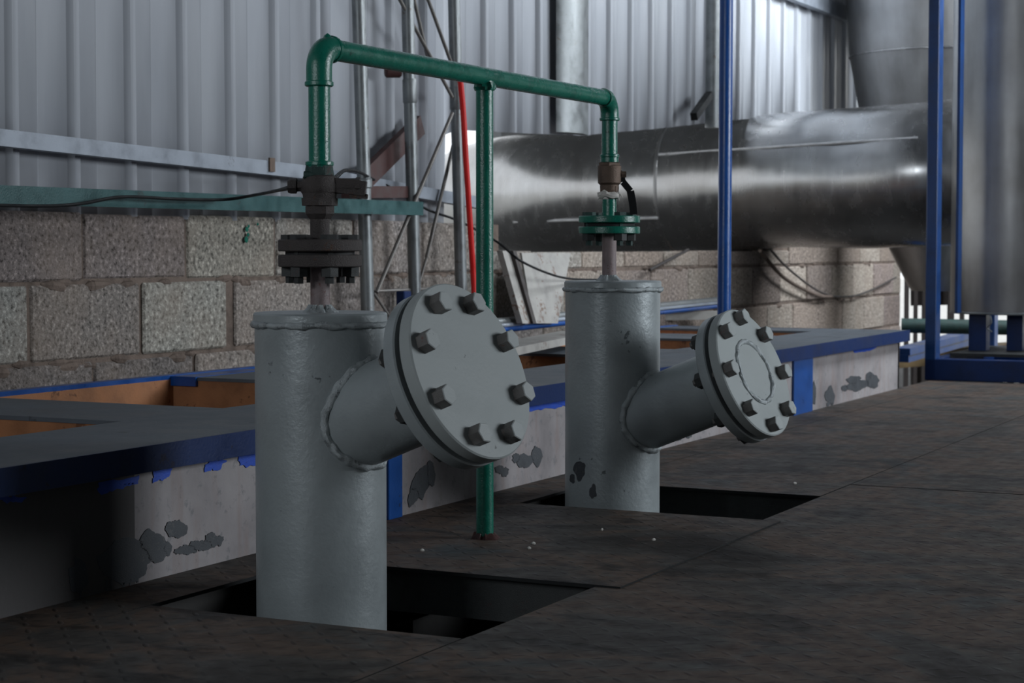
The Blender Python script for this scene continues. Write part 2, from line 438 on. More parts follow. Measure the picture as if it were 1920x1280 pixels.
# lumps of squeezed mortar
for i in range(170):
    y = random.uniform(1.5, 14.5); z = random.choice([Z1, Z2, Z1, Z2, .091]) + random.uniform(-.02, .012)
    if z > .7: continue
    l = random.uniform(.04, .16)
    lathe(b_, (XW - .012, y - l / 2, z), (0, 1, random.uniform(-.1, .1)), [(0, .004), (l * .3, random.uniform(.012, .022)), (l * .7, random.uniform(.01, .02)), (l, .003)], 8, mi=1)
# green drip on the third block of the top course
for (u, v, r) in ((463, 430, 5), (465, 440, 4), (462, 449, 6), (466, 424, 3), (483, 420, 3)):
    p = onX(u, v, XW + .007)
    lathe(b_, p, (1, 0, 0), [(0, r / 480), (.002, r / 600)], 10, mi=2)
wl = struct(obj('wall_left', b_, [M['block'], M['mortar'], M['green']], smooth=False))

# profiled sheet above the blocks, cut away where the big duct passes through
cut = [(843.0, 408), (846.5, 252), (868, 243), (1000, 250), (1100, 254), (1130, 251), (1250, 240), (1370, 226), (1470, 218), (1500, 232), (1506, 400)]
cutY = [(onX(u, v, XW).y, onX(u, v, XW).z) for u, v in cut]
def zbot(y):
    if y < cutY[0][0] or y > cutY[-1][0]: return .826
    for (a, za), (b, zb) in zip(cutY, cutY[1:]):
        if a <= y <= b: return za + (zb - za) * (y - a) / max(1e-6, b - a)
    return .826
prof = []
P = .292; y = Yx(131) + .062 - 20 * P
while y < 15.9:
    prof += [(y - .026, 0), (y - .015, .022), (y + .012, .022), (y + .022, 0), (y + .118, 0), (y + .121, .0018), (y + .126, 0)]
    y += P
prof = [p for p in prof if p[0] > -4.1]
def xat(y):
    for (a, xa), (b, xb) in zip(prof, prof[1:]):
        if a <= y <= b: return xa + (xb - xa) * (y - a) / max(1e-6, b - a)
    return 0
extra = []
for a, z in cutY:
    for e in (a - .0005, a + .0005): extra.append((e, xat(e)))
prof = sorted(prof + extra)
b_ = BM(); prev = None; SX = XW - .03
for yy, xx in prof:
    zs = [zbot(yy)] + [2.6, 5.0]
    col = [b_.verts.new((SX + xx + .010 * noise.noise(Vector((yy * .8, z * 1.5, 3))), yy, z)) for z in zs]
    if prev:
        for k in range(len(zs) - 1): b_.faces.new((prev[k], col[k], col[k + 1], prev[k + 1]))
    prev = col
wsheet = struct(obj('wall_left', b_, M['sheet'], angle=20))
sm = wsheet.modifiers.new('thickness', 'SOLIDIFY'); sm.thickness = .0015; sm.offset = 0

# horizontal rails (girts) that carry the sheet
b_ = BM()
gp = [onX(-500, 202, XW + .04), onX(0, 261, XW + .04), onX(570, 323, XW + .04)]
gp2 = [onX(570, 323, XW + .04), onX(905, 382, XW + .04)]
for a, b in ((gp[0], gp[2]), (gp2[0], gp2[1])):
    channel(b_, a + Vector((.02, 0, 0)), b + Vector((.02, 0, 0)), .04, .052, .003, (-1, 0, 0))
box(b_, onX(511, 309, XW + .065) - Vector((.004, .022, .026)), onX(511, 309, XW + .065) + Vector((.004, .012, .026)), mi=1)
struct(obj('trim_1', b_, [M['girt'], M['bronze']], smooth=False))
b_ = BM()
channel(b_, (XW + .06, 9.0, 2.45), (XW + .06, 16.5, 2.45), .05, .10, .004, (-1, 0, 0))
struct(obj('trim_2', b_, M['girt'], smooth=False))

# ------------------------------------------------------------------ chequer plates (raised platform)
T = .008
def plate(x0, x1, y0, y1, label, dz=0, notch=None):
    b = BM()
    box(b, (x0, y0, -T + dz), (x1, y1, dz))
    for f in b.faces:
        f.normal_update(); f.material_index = 0 if abs(f.normal.z) > .5 else 1
    return tag(obj('chequer_plate', b, [M['plate'], M['black']], smooth=False, loc=((x0 + x1) / 2, (y0 + y1) / 2, -T)) , label, 'floor plate', 'chequer plates of the platform')
XL, XH, XR = -2.50, -2.325, -1.605
g = .002
def shift(o): return o
plate(XH + g, XR - g, 1.2, 3.00, 'dark chequer plate in the bottom left foreground before the nearest hole')
plate(XL + .001, XH, 1.2, 10.12, 'narrow chequer strip running along the foot of the whitewashed tank')
plate(XH + g, XR + .06, 3.60, 4.67, 'chequer plate the green post stands on, between the two holes', .003)
plate(XH + g, XR - g, 5.22, 10.12, 'chequer plate beyond the farther hole, beside the tank')
plate(XR + g, -.36, 1.2, 3.03 - g, 'chequer plate at the bottom edge of the photo, in front of a seam')
plate(XR + g, -.36, 3.03 + g, 5.52 - g, 'large worn chequer plate right of both holes, between two seams', -.001)
plate(XR + g, -.36, 5.52 + g, 8.0, 'chequer plate on the right beyond the long cross seam')
plate(XR + g, -.36, 8.0 + g, 10.12, 'farthest chequer plate, in front of the blue frame')
b_ = BM(); box(b_, (-.36 + g, -4.19, -T), (6.88, 10.12, 0)); box(b_, (XL + .001, -4.19, -T), (-.36, 1.2 - g, 0)); struct(obj('floor', b_, M['plate'], smooth=False))
# pit frame under the plates
b_ = BM()
for y in (1.25, 2.97, 3.66, 4.60, 5.28, 7.6, 10.05):
    channel(b_, (XL + .02, y, -.06), (6.8, y, -.06), .05, .10, .006, (0, 1, 0))
for x in (-2.36, -1.56, -.36, .9):
    channel(b_, (x, 1.2, -.17), (x, 10.1, -.17), .05, .10, .006, (1, 0, 0))
for x in (-2.40, -1.52, .2, 2):
    for y in (1.4, 4.1, 6.4, 9.9): box(b_, (x - .04, y - .04, GZ), (x + .04, y + .04, -.22))
box(b_, (XL + .01, 1.19, GZ), (.9, 1.2, -.01)); box(b_, (.9, 1.2, GZ), (.91, 10.1, -.01)); box(b_, (XL + .01, 10.1, GZ), (.9, 10.11, -.01))  # unseen skirt panels, added to stop light leaking into the pit
tag(obj('platform_substructure', b_, M['bolt_dark'], smooth=False), 'dark steel channel frame seen inside the holes under the chequer plates', 'frame')
# crumbs of white plaster on the plates
for (u, v, s, lb) in ((1490, 907, 5, 'white plaster crumb on the seam beyond the farther hole'),
                      (1000, 1020, 4.5, 'white plaster crumb right of the green post foot'), (992, 1029, 4, 'flat pale chip just below the crumb by the green post'),
                      (792, 1033, 4, 'small pale chip on the plate left of the green post'), (1129, 994, 2.5, 'tiny white crumb in front of the second grey pipe'),
                      (1226, 1013, 3.5, 'pale flake on the plate below the second grey pipe')):
    p = onZ(u, v, .003); b = BM()
    lathe(b, p, (0, 0, 1), [(0, s / 900), (.003, s / 700), (.006, s / 1600)], 7, jit=.003)
    tag(obj('plaster_crumb', b, M['tape'], smooth=False, loc=p), lb, 'debris', 'plaster crumbs on the plates')

# ------------------------------------------------------------------ open tank along the wall
TX, RX = -2.50, -2.45
TB = -3.76; TY0, TY1 = 1.0, 9.48; RZ = .302; WI = -2.86
tank = thing('settling_tank', (TX, 5.2, GZ), 'long open whitewashed tank with blue rim edge and rusty orange cells along the block wall', 'tank')
b_ = BM()
box(b_, (TX - .03, TY0, -.012), (TX, TY1, RZ - .055)); box(b_, (TX - .03, TY0, GZ), (TX - .002, TY1, -.012), mi=4)
def patch(bm, pts, X, mi, th=.0008, jag=.004, sub=5):
    P3 = [onX(u, v, X) for u, v in pts]; out = []
    for i, p in enumerate(P3):
        q = P3[(i + 1) % len(P3)]
        for k in range(sub):
            r = p.lerp(q, k / sub)
            out.append(r + Vector((0, jag * noise.noise(r * 130), jag * noise.noise(r * 130 + Vector((5, 5, 5))))))
    # fan from the centre so that concave outlines stay clean
    c = sum(out, Vector()) / len(out)
    o = Vector((th, 0, 0)); a = [bm.verts.new(p + o) for p in out]; cc = bm.verts.new(c + o); bb = [bm.verts.new(p) for p in out]
    n = len(a)
    for i in range(n):
        bm.faces.new((a[i], a[(i + 1) % n], cc)).material_index = mi
        bm.faces.new((a[i], bb[i], bb[(i + 1) % n], a[(i + 1) % n])).material_index = mi
# bare darker panel, left
p0 = onX(252, 1000, TX)
box(b_, (TX, TY0, -.01), (TX + .0012, p0.y, RZ - .056), mi=3)
# dark grey paint patches
def blob(u, v, ru, rv, X=TX, mi=1, n=14, rough=.25, seed=0, tilt=0):
    pts = []
    for k in range(n):
        a = 2 * PI * k / n; q = 1 + rough * noise.noise(Vector((math.cos(a) * 1.7 + seed, math.sin(a) * 1.7, seed * 3)))*1.6
        x, y = ru * q * math.cos(a), rv * q * math.sin(a)
        pts.append((u + x * math.cos(tilt) - y * math.sin(tilt), v + x * math.sin(tilt) + y * math.cos(tilt)))
    patch(b_, pts, X, mi)
TXP = TX + .0013
for q in ((146, 1078, 18, 32, 1, 0), (235, 1052, 50, 38, 2, -.2), (285, 1025, 28, 28, 3, 0), (330, 993, 20, 18, 4, 0), (352, 1030, 22, 9, 5, -.2), (378, 1022, 26, 12, 6, -.2), (403, 1012, 17, 13, 7, 0),
          (315, 1028, 8, 12, 8, 0), (790, 905, 16, 34, 9, .3), (775, 930, 9, 20, 10, .4), (808, 890, 10, 26, 11, 0),
          (985, 862, 16, 14, 12, 0), (1005, 855, 10, 18, 13, 0), (968, 858, 8, 9, 14, 0), (938, 880, 9, 8, 15, 0), (948, 884, 6, 9, 16, .5),
          (1273, 818, 7, 9, 17, 0), (1290, 815, 6, 7, 18, 0), (1525, 738, 5, 22, 19, 0), (1556, 742, 9, 18, 20, 0), (1583, 727, 6, 6, 21, 0), (1608, 722, 22, 10, 22, -.25), (1636, 713, 14, 13, 23, 0), (1600, 712, 14, 8, 24, -.2)):
    blob(q[0], q[1], q[2], q[3], TXP, 1, 14, .3, q[4] * 1.37, q[5])
for (u, v, l) in ((200, 1085, 26), (208, 1085, 20), (232, 1085, 30), (244, 1080, 26), (258, 1070, 22), (150, 1105, 22), (1552, 755, 12), (1560, 755, 10)):
    patch(b_, [(u - 2, v), (u + 2, v), (u + 1.3, v + l), (u - 1.3, v + l)], TXP, 1, jag=.0005, sub=2)
# bright blue over-paint below the rim
for pts in ([(183, 905), (262, 893), (260, 905), (235, 915), (186, 926)], [(287, 880), (322, 876), (318, 890), (305, 900), (287, 904)], [(384, 868), (424, 861), (420, 868), (412, 878), (384, 882)],
            [(448, 856), (500, 842), (500, 868), (450, 876)], [(0, 930), (48, 931), (44, 940), (4, 942)],
            [(990, 753), (1085, 734), (1085, 757), (1040, 764), (990, 771)], [(1595, 651), (1650, 644), (1640, 654), (1602, 661)]):
    patch(b_, pts, TXP, 2, jag=.008, sub=8)
obj('front_panel', b_, [M['plaster'], M['patch'], M['blue_splash'], M['plaster_dark'], M['slab']], tank, smooth=False)
# upright blue stiffeners
for (u0, u1, v) in ((722, 748, 960), (1484, 1519, 775), (455, 477, 1045)):
    a = onX(u0, v, TX).y; c = onX(u1, v, TX).y
    if u0 == 455: continue
    b_ = BM(); box(b_, (TX, a, -.001), (TX + .012, c, RZ - .05), bev=.002)
    obj('stiffener', b_, M['blue'], tank, smooth=False)
# rim: front ledge, edge band, dividers, rear rim and end
b_ = BM(); box(b_, (WI, TY0, RZ - .008), (RX, TY1, RZ)); obj('front_ledge', b_, M['rim'], tank, smooth=False)
b_ = BM(); box(b_, (RX - .004, TY0, RZ - .055), (RX + .004, TY1 + .004, RZ + .001)); box(b_, (TX, TY0, RZ - .055), (RX, TY1, RZ - .050))
obj('edge_band', b_, M['blue_dark'], tank, smooth=False)
divs = [(1.9, 2.3), (3.60, 4.02), (4.95, 5.37), (6.70, 7.25), (8.12, 8.6), (9.15, TY1)]
for i, (a, c) in enumerate(divs):
    b_ = BM(); box(b_, (TB, a, RZ - .006), (WI, c, RZ - .001)); box(b_, (TB, a, RZ - .012), (WI, a + .006, RZ - .006)); dv = obj('divider', b_, M['rim'], tank, smooth=False)
    b_ = BM(); box(b_, (TB, a + .004, GZ), (WI, a + .03, RZ - .012)); obj('divider_wall', b_, M['orange'], dv, smooth=False)
    b_ = BM(); box(b_, (TB, c - .05, GZ), (WI, c - .02, RZ - .007)); obj('divider_wall', b_, M['orange'], dv, smooth=False)
b_ = BM(); box(b_, (TB, TY0, GZ), (TB + .03, TY1, RZ - .01)); box(b_, (WI - .03, TY0, GZ), (WI, TY1, RZ - .009)); obj('inner_wall', b_, M['orange'], tank, smooth=False)
b_ = BM(); box(b_, (TB - .01, TY0, RZ - .01), (TB + .03, TY1, RZ + .004)); obj('rear_edge', b_, M['blue'], tank, smooth=False)
b_ = BM(); box(b_, (TB, TY1 - .03, GZ), (TX, TY1 - .002, RZ - .055)); obj('end_panel', b_, M['plaster_dark'], tank, smooth=False)
b_ = BM(); box(b_, (TB, TY1, RZ - .055), (RX, TY1 + .006, RZ)); obj('end_band', b_, M['blue_dark'], tank, smooth=False)
b_ = BM(); box(b_, (TB + .03, TY0, .10), (WI - .03, TY1 - .04, .105)); obj('water', b_, M['liquid'], tank, smooth=False)

b_ = BM(); box(b_, (TB, 4.94, RZ - .03), (TB + .13, 5.38, RZ + .001)); obj('blue_corner_plate', b_, M['blue'], tank, smooth=False)
# ------------------------------------------------------------------ the two grey flanged pipes
AX = Vector((.922, -.111, .37)).normalized()
RP = .1365
def flanged_pipe(cx, cy, ztop, z0, t_face, label, ring, rot0, group='grey flanged stub pipes'):
    t = thing('flanged_pipe', (cx, cy, GZ), label, 'pipe', group)
    b = BM(); lathe(b, (cx, cy, GZ), (0, 0, 1), [(0, RP), (.3, RP), (.6, RP), (.9, RP), (ztop - GZ - .022, RP)], 72); obj('pipe_body', b, M['grey'], t)
    b = BM(); lathe(b, (cx, cy, ztop - .020), (0, 0, 1), [(0, RP + .001), (.002, RP + .003), (.016, RP + .003), (.020, RP)], 72); obj('end_cap', b, M['grey'], t)
    b = BM(); pts = [Vector((cx + (RP + .001) * math.cos(a), cy + (RP + .001) * math.sin(a), ztop - .024 + .003 * noise.noise(Vector((a * 3, cx, 0))))) for a in [2 * PI * k / 90 for k in range(90)]]
    tube(b, pts, .0070, 12, closed=True, jit=.0045); obj('weld_bead', b, M['grey_weld'], t)
    O = Vector((cx, cy, z0)); x, y, a = basis(AX)
    th, gap, rf = .030, .012, .184; rb = .100
    t2 = t_face - th; t1 = t2 - gap; tb = t1 - th
    b = BM(); lathe(b, O, AX, [(.02, rb), (t1 - .002, rb)], 60); obj('branch_pipe', b, M['grey'], t)
    # weld where the branch meets the pipe
    pts = []; A2 = AX.x ** 2 + AX.y ** 2
    for k in range(160):
        an = 2 * PI * k / 160; q = (x * math.cos(an) + y * math.sin(an)) * (rb + .001)
        B = 2 * (q.x * AX.x + q.y * AX.y); C = q.x ** 2 + q.y ** 2 - (RP + .001) ** 2
        s = (-B + math.sqrt(max(0, B * B - 4 * A2 * C))) / (2 * A2); pts.append(O + q + AX * s)
    b = BM(); tube(b, pts, .0100, 14, closed=True, jit=.0050); obj('branch_weld', b, M['grey_weld'], t)
    b = BM(); lathe(b, O, AX, [(tb, rf - .003), (tb + .003, rf), (t1 - .003, rf), (t1, rf - .003)], 96); obj('neck_flange', b, M['grey'], t)
    b = BM(); lathe(b, O, AX, [(t1, rf - .022), (t2, rf - .022)], 72); obj('gasket', b, M['gap'], t)
    b = BM(); lathe(b, O, AX, [(t2, rf - .003), (t2 + .003, rf), (t_face - .003, rf), (t_face, rf - .003)], 96); bf = obj('blind_flange', b, M['grey_face'], t)
    if ring:
        b = BM(); c0 = O + AX * t_face
        tube(b, [c0 + (x * math.cos(q) + y * math.sin(q)) * .088 for q in [2 * PI * k / 90 for k in range(90)]], .0075, 10, closed=True, jit=.005)
        obj('weld_ring', b, M['grey_weld'], bf)
    for k in range(8):
        an = rot0 + 2 * PI * k / 8; p = O + (x * math.cos(an) + y * math.sin(an)) * (rf * (.845 if ring else .80))
        hr = random.uniform(0, PI / 3)
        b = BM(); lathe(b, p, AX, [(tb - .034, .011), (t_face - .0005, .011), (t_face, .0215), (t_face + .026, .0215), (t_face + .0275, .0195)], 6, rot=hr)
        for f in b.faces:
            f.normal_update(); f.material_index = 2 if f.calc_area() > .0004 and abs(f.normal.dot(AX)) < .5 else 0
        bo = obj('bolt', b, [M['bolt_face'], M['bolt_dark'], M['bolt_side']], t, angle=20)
        b = BM(); lathe(b, p, AX, [(tb - .022, .0225), (tb - .001, .0225)], 6, rot=hr + .4)
        obj('nut', b, M['bolt_dark'], bo, angle=20)
    return t
P1 = onD(601, 640, 3.87); P2 = onD(1149, 640, 5.33)
P1 = Vector((-2.09, 3.28, 0)); P2 = Vector((-2.127, 4.895, 0))
ZC1 = .72 - (585 - 467) / FPX * 3.87; ZC2 = .72 - (526 - 467) / FPX * 5.33
flanged_pipe(P1.x, P1.y, ZC1, .328, .4145, 'nearer and larger-looking grey stub pipe with plain bolted cover flange', False, .35)
flanged_pipe(P2.x, P2.y, ZC2, .204, .4856, 'farther grey stub pipe whose bolted cover has a raised weld ring', True, -.09)
def smudge(parent, c, u, v, d, ru, rv, seed):
    pp = []; out = []
    for k in range(22):
        a = 2 * PI * k / 22; q = 1 + .5 * noise.noise(Vector((math.cos(a) * 1.6 + seed, math.sin(a) * 1.6, seed)))
        out.append((ru * q * math.cos(a), rv * q * math.sin(a)))
    h = Vector((Rv.x, Rv.y, 0)); f = Vector((-Fv.x, -Fv.y, 0)).normalized()
    cu = 960 + FPX * (c.dot(h)) / d; b = BM()
    def P(du, dv, ex):
        s = max(-.98, min(.98, ((u + du - cu) / FPX * d) / RP)); z = .72 + (467 - v - dv) / FPX * d
        return Vector((c.x, c.y, z)) + (h * s + f * math.sqrt(1 - s * s)) * (RP + ex)
    cc = b.verts.new(P(0, 0, .0012)); a = [b.verts.new(P(x, y, .0012)) for x, y in out]; e = [b.verts.new(P(x, y, -.001)) for x, y in out]
    for i in range(22):
        j = (i + 1) % 22; b.faces.new((a[i], a[j], cc)); b.faces.new((a[i], e[i], e[j], a[j]))
    obj('paint_smudge', b, M['patch'], parent, angle=80)
fp2 = bpy.data.objects['flanged_pipe.001']
smudge(fp2, P2, 1088, 886, 5.21, 10, 17, 1.3); smudge(fp2, P2, 1113, 924, 5.20, 7, 13, 2.9); smudge(fp2, P2, 1075, 902, 5.22, 5, 8, 4.1)
# ------------------------------------------------------------------ risers
def pz(v, d): return .72 + (467 - v) / FPX * d
D1, D2 = 3.87, 5.33
def Q1(v): return Vector((P1.x, P1.y, pz(v, D1)))
def Q2(v): return Vector((P2.x - .006, P2.y - .012, pz(v, D2)))
def flange_joint(Q, pr, zs, rf, mats, bolts, seedr, label, stub, stubmat, topneck):
    (a0, a1, b0, b1) = zs
    t = thing('flange_joint', Q(stub[1]), label, 'pipe flange')
    b = BM(); cyl(b, Q(stub[1]), Q(stub[0]), pr, 28); obj('stub_pipe', b, stubmat, t)
    b = BM(); z = Q(stub[1]); lathe(b, z - Vector((0, 0, .004)), (0, 0, 1), [(0, pr + .016), (.004, pr + .013), (.010, pr + .006), (.018, pr + .001)], 40, jit=.008); obj('foot_weld', b, M['grey_weld'], t)
    b = BM(); cyl(b, Q(b1), Q(b0), rf, 56, bev=.002); obj('lower_flange', b, mats, t)
    b = BM(); cyl(b, Q(b0), Q(a1), rf * .82, 40); obj('gasket', b, M['gap'], t)
    b = BM(); cyl(b, Q(a1), Q(a0), rf, 56, bev=.002); obj('upper_flange', b, mats, t)
    if topneck: b = BM(); cyl(b, Q(a0), Q(topneck), pr, 28); obj('neck', b, mats, t)
    hs = .0195 if rf > .08 else .014
    for k in range(bolts):
        an = seedr + 2 * PI * k / bolts; o = Vector((math.cos(an), math.sin(an), 0)) * rf * .74
        b = BM(); A = Q(b1) + o; B = Q(a0) + o
        H = B.z - A.z + .034; lathe(b, A - Vector((0, 0, .034)), (0, 0, 1), [(0, hs * .5), (H - .001, hs * .5), (H, hs), (H + .010, hs)], 6, rot=an)
        bo = obj('bolt', b, M['bolt_dark'] if mats is M['iron'] else M['iron_green'], t, angle=20)
        b = BM(); lathe(b, A - Vector((0, 0, .020)), (0, 0, 1), [(0, hs), (.020, hs)], 6, rot=an + .3); obj('nut', b, M['bolt_dark'], bo, angle=20)
flange_joint(Q1, .0205, (449, 471, 477, 500), .087, M['iron'], 6, .35, 'dark rusty pair of bolted flanges above the nearer grey pipe', (500, 583), M['pinkstub'], 402)
flange_joint(Q2, .0205, (405, 418, 425, 438), .088, M['green'], 4, .9, 'green painted pair of bolted flanges above the farther grey pipe', (438, 524), M['pinkstub'], 374)

# left valve: rusty lever valve body on hexagonal collars
vt = thing('plug_valve', Q1(402), 'dark rusty valve in the riser above the nearer grey pipe', 'valve')
b_ = BM(); lathe(b_, Q1(410), (0, 0, 1), [(0, .024), (.010, .032), (.026, .032)], 8, rot=.2); lathe(b_, Q1(386), (0, 0, 1), [(0, .037), (.016, .038)], 8, rot=.5); lathe(b_, Q1(374), (0, 0, 1), [(0, .034), (.012, .036), (.02, .030)], 24)
obj('hex_collar', b_, M['iron'], vt, angle=25)
b_ = BM(); lathe(b_, Q1(366), (0, 0, 1), [(-.004, .030), (.006, .037), (.022, .038), (.038, .034), (.044, .026)], 28, jit=.004); obj('valve_body', b_, M['iron'], vt)
hd = Vector((Rv.x, Rv.y, 0)); fd = Vector((-Fv.x, -Fv.y, 0)).normalized()
c = Q1(349)
b_ = BM(); lathe(b_, c - hd * .066, hd, [(0, .014), (.006, .0165), (.018, .0165), (.020, .012), (.045, .012), (.046, .016), (.056, .016), (.066, .0165), (.14, .0165), (.142, .0185), (.150, .0185), (.152, .012)], 6, rot=.3)
obj('cross_stem', b_, M['iron'], vt, angle=25)
b_ = BM(); beam(b_, c + hd * .030 + Vector((0, 0, .002)), c + hd * .096 + Vector((0, 0, -.006)), .03, .030, (0, 0, 1)); beam(b_, c + hd * .062 + Vector((0, 0, -.02)), c + hd * .10 + Vector((0, 0, -.022)), .02, .009)
obj('lever_arm', b_, M['iron'], vt, smooth=False)
b_ = BM(); lathe(b_, Q1(333), (0, 0, 1), [(0, .026), (.004, .030), (.018, .029), (.03, .027)], 20, jit=.004); cyl(b_, c + Vector((0, 0, .022)) - hd * .030 + fd * .02, c + Vector((0, 0, .022)) - hd * .005 + fd * .022, .008, 12)
obj('packing_nut', b_, M['iron_green'], vt)

# right valve: brass ball valve with black lever
bv = thing('ball_valve', Q2(374), 'tarnished brass ball valve with black lever in the farther riser', 'valve')
b_ = BM(); lathe(b_, Q2(358), (0, 0, 1), [(0, .026), (.016, .027), (.020, .031), (.022, .033), (.050, .034), (.054, .034), (.056, .034), (.070, .034), (.072, .030)], 32); obj('valve_body', b_, M['bronze'], bv)
b_ = BM(); lathe(b_, Q2(317), (0, 0, 1), [(0, .033), (.016, .0345), (.018, .030)], 6, rot=.4); obj('hex_end', b_, M['bronze'], bv, angle=25)
b_ = BM(); lathe(b_, Q2(359), (0, 0, 1), [(-.004, .027), (.014, .028)], 6, rot=.1); obj('hex_end', b_, M['bronze'], bv, angle=25)
b_ = BM(); tube(b_, [Q2(366) + Vector((math.cos(a) * .0235, math.sin(a) * .0235, .003 * math.sin(3 * a))) for a in [2 * PI * k / 30 for k in range(30)]], .0095, 8, closed=True, jit=.01)
for s_, l in ((-.026, .016), (.022, .020), (.030, .012)): cyl(b_, Q2(364) + hd * s_ + fd * .012, Q2(364) + hd * (s_ * 1.25) + fd * .014 + Vector((0, 0, -l)), .0035, 8, .001)
obj('thread_tape', b_, M['tape'], bv)
c2 = Q2(325)
def hl(u, v, off=.02): return onD(u, v, D2 - .03) + fd * 0
b_ = BM(); hp = [(1158, 318), (1166, 330), (1168, 341), (1182, 358), (1186, 380), (1188, 402)]
for (a, b2), wd in zip(zip(hp, hp[1:]), (.016, .016, .018, .021, .021)):
    beam(b_, hl(*a), hl(*b2), .008, wd, Rv)
obj('lever', b_, M['black'], bv, smooth=False)
b_ = BM(); cyl(b_, Q2(326) + hd * .02, hl(1165, 326), .010, 12); lathe(b_, hl(1170, 327), hd, [(-.008, .010), (.006, .010)], 6); obj('stem_nut', b_, M['bronze'], bv, angle=25)

# green pipework
gt = thing('green_pipework', (P1.x, P1.y, ZC1), 'glossy green pipe bridge with elbows linking both grey pipes and a green post', 'pipe')
rg = .0225
zA = pz(92, D1); zB = pz(187, D2)
c1 = Vector((P1.x, P1.y, zA)); c2_ = Vector((P2.x - .006, P2.y - .012, zB + .0))
b_ = BM(); cyl(b_, Q1(322), Q1(140), rg, 32)
obj('riser', b_, M['green'], gt)
b_ = BM(); cyl(b_, Q2(303), Q2(215), .0225, 32); obj('riser', b_, M['green'], gt)
cc1 = c1 + Vector((0, 0, 0)); dirb = (c2_ - c1).normalized()
ar = arc(Q1(300), c1, c2_, .045, 14); ar2 = arc(c1, c2_, Q2(400), .045, 14)
b_ = BM(); tube(b_, [ar[0] - Vector((0, 0, .030))] + ar + [ar[-1] + dirb * .004], rg + .0045, 32)
lathe(b_, ar[0] - Vector((0, 0, .036)), (0, 0, 1), [(0, rg + .005), (.002, rg + .0075), (.009, rg + .0075), (.011, rg + .005)], 32)
lathe(b_, ar[-1], dirb, [(-.004, rg + .003), (0, rg + .0065), (.007, rg + .0065), (.009, rg + .002)], 32)
tp = ar[-3] + Vector((0, 0, rg + .003)); lathe(b_, tp, (0, 0, 1), [(-.006, .012), (.004, .007), (.008, .001)], 8)
obj('elbow', b_, M['green'], gt)
b_ = BM(); tube(b_, [ar2[0] - dirb * .004] + ar2 + [ar2[-1] - Vector((0, 0, .014))], rg + .0035, 32)
lathe(b_, ar2[-1] - Vector((0, 0, .018)), (0, 0, 1), [(0, rg + .004), (.002, rg + .0065), (.007, rg + .0065), (.009, rg + .004)], 32)
obj('elbow', b_, M['green'], gt)
b_ = BM(); cyl(b_, ar[-1], ar2[0], rg, 32); obj('crossbar', b_, M['green'], gt)
for Q, v0, v1, r in ((Q1, 332, 303, .0275), (Q2, 306, 290, .0255)):
    b_ = BM(); L = (Q(v1) - Q(v0)).length; lathe(b_, Q(v0), (0, 0, 1), [(0, r), (L - .010, r), (L - .008, r + .002), (L - .002, r + .002), (L, r - .001)], 32); obj('coupling', b_, M['green'], gt)
# post
pm = c1.lerp(c2_, .49); foot = Vector((pm.x, pm.y, .003))
b_ = BM(); cyl(b_, foot, (pm.x, pm.y, pm.z - rg * .5), .0215, 32); obj('post', b_, M['green'], gt)
b_ = BM(); lathe(b_, Vector((pm.x, pm.y, pm.z - rg - .012)), (0, 0, 1), [(0, .0235), (.008, .027), (.02, .024)], 24, jit=.008); obj('tee_weld', b_, M['green'], gt)
b_ = BM(); lathe(b_, foot, (0, 0, 1), [(0, .036), (.004, .030), (.010, .023), (.014, .0215)], 24, jit=.014); obj('foot_weld', b_, M['rust_red'], gt)

# ------------------------------------------------------------------ things along the wall
XP = -3.87
# green channel on brackets
b_ = BM()
ca = onX(-120, 372, -3.80); cb = onX(793, 391, -3.80); ca.z = cb.z + .0 + (ca.z - cb.z) * .35
channel(b_, ca, cb, .03, .056, .004, (-1, 0, 0))
tag(obj('green_channel', b_, M['green_dull'], smooth=False), 'dull green steel channel running level along the top of the block wall', 'channel')
def pole(name, u0, v0, u1, v1, X, r, mat, label, cat='pole', group=None, seg=24, clamp=()):
    a = onX(u0, v0, X); b = onX(u1, v1, X)
    d = (a - b) / (a.z - b.z); top = b + d * (3.2 - b.z) if v0 <= 0 else a
    b_ = BM(); cyl(b_, b, top, r, seg)
    for s in clamp: lathe(b_, b + d * s, d, [(-.02, r + .002), (-.015, r + .006), (.015, r + .006), (.02, r + .002)], seg)
    return tag(obj(name, b_, mat, loc=b), label, cat, group)
pole('scaffold_pole', 672, 0, 690, 600, XP, .0275, M['galv'], 'galvanised pole just right of the nearer riser, standing alone', clamp=(.55,))
mt = thing('lattice_mast', onX(780, 600, XP), 'galvanised lattice mast of two poles laced with thin rods beside the green post', 'mast')
def mpart(nm, bm, mat): return obj(nm, bm, mat, mt)
def up_to(a, b, z): d = (a - b) / (a.z - b.z); return b + d * (z - b.z)
for (u0, u1) in ((764, 779), (851, 866)):
    a = onX(u0, 0, XP); b = onX(u1, 600, XP); b_ = BM(); cyl(b_, b, up_to(a, b, 3.2), .0265, 24)
    lathe(b_, up_to(a, b, 1.38), a - b, [(-.05, .028), (-.045, .030), (.045, .030), (.05, .028)], 24)
    mpart('chord', b_, M['galv'])
rods = [((750, 0), (848, 182), -3.87, .008), ((775, -6), (802, 108), -3.90, .008), ((803, 0), (846, 118), -3.87, .008), ((848, 212), (706, 548), -3.84, .0085), ((852, 262), (800, 482), -3.92, .008),
        ((700, 546), (815, 541), -3.88, .008), ((800, 482), (782, 545), -3.92, .006), ((700, 548), (735, 600), -3.86, .006)]
for a, b, X, r in rods:
    b_ = BM(); pa = onX(a[0], a[1], X); pb = onX(b[0], b[1], X)
    if a[1] <= 0: pa = pb + (pa - pb) * 1.8
    cyl(b_, pa, pb, r, 10); mpart('lacing_rod', b_, M['galv_rod'])
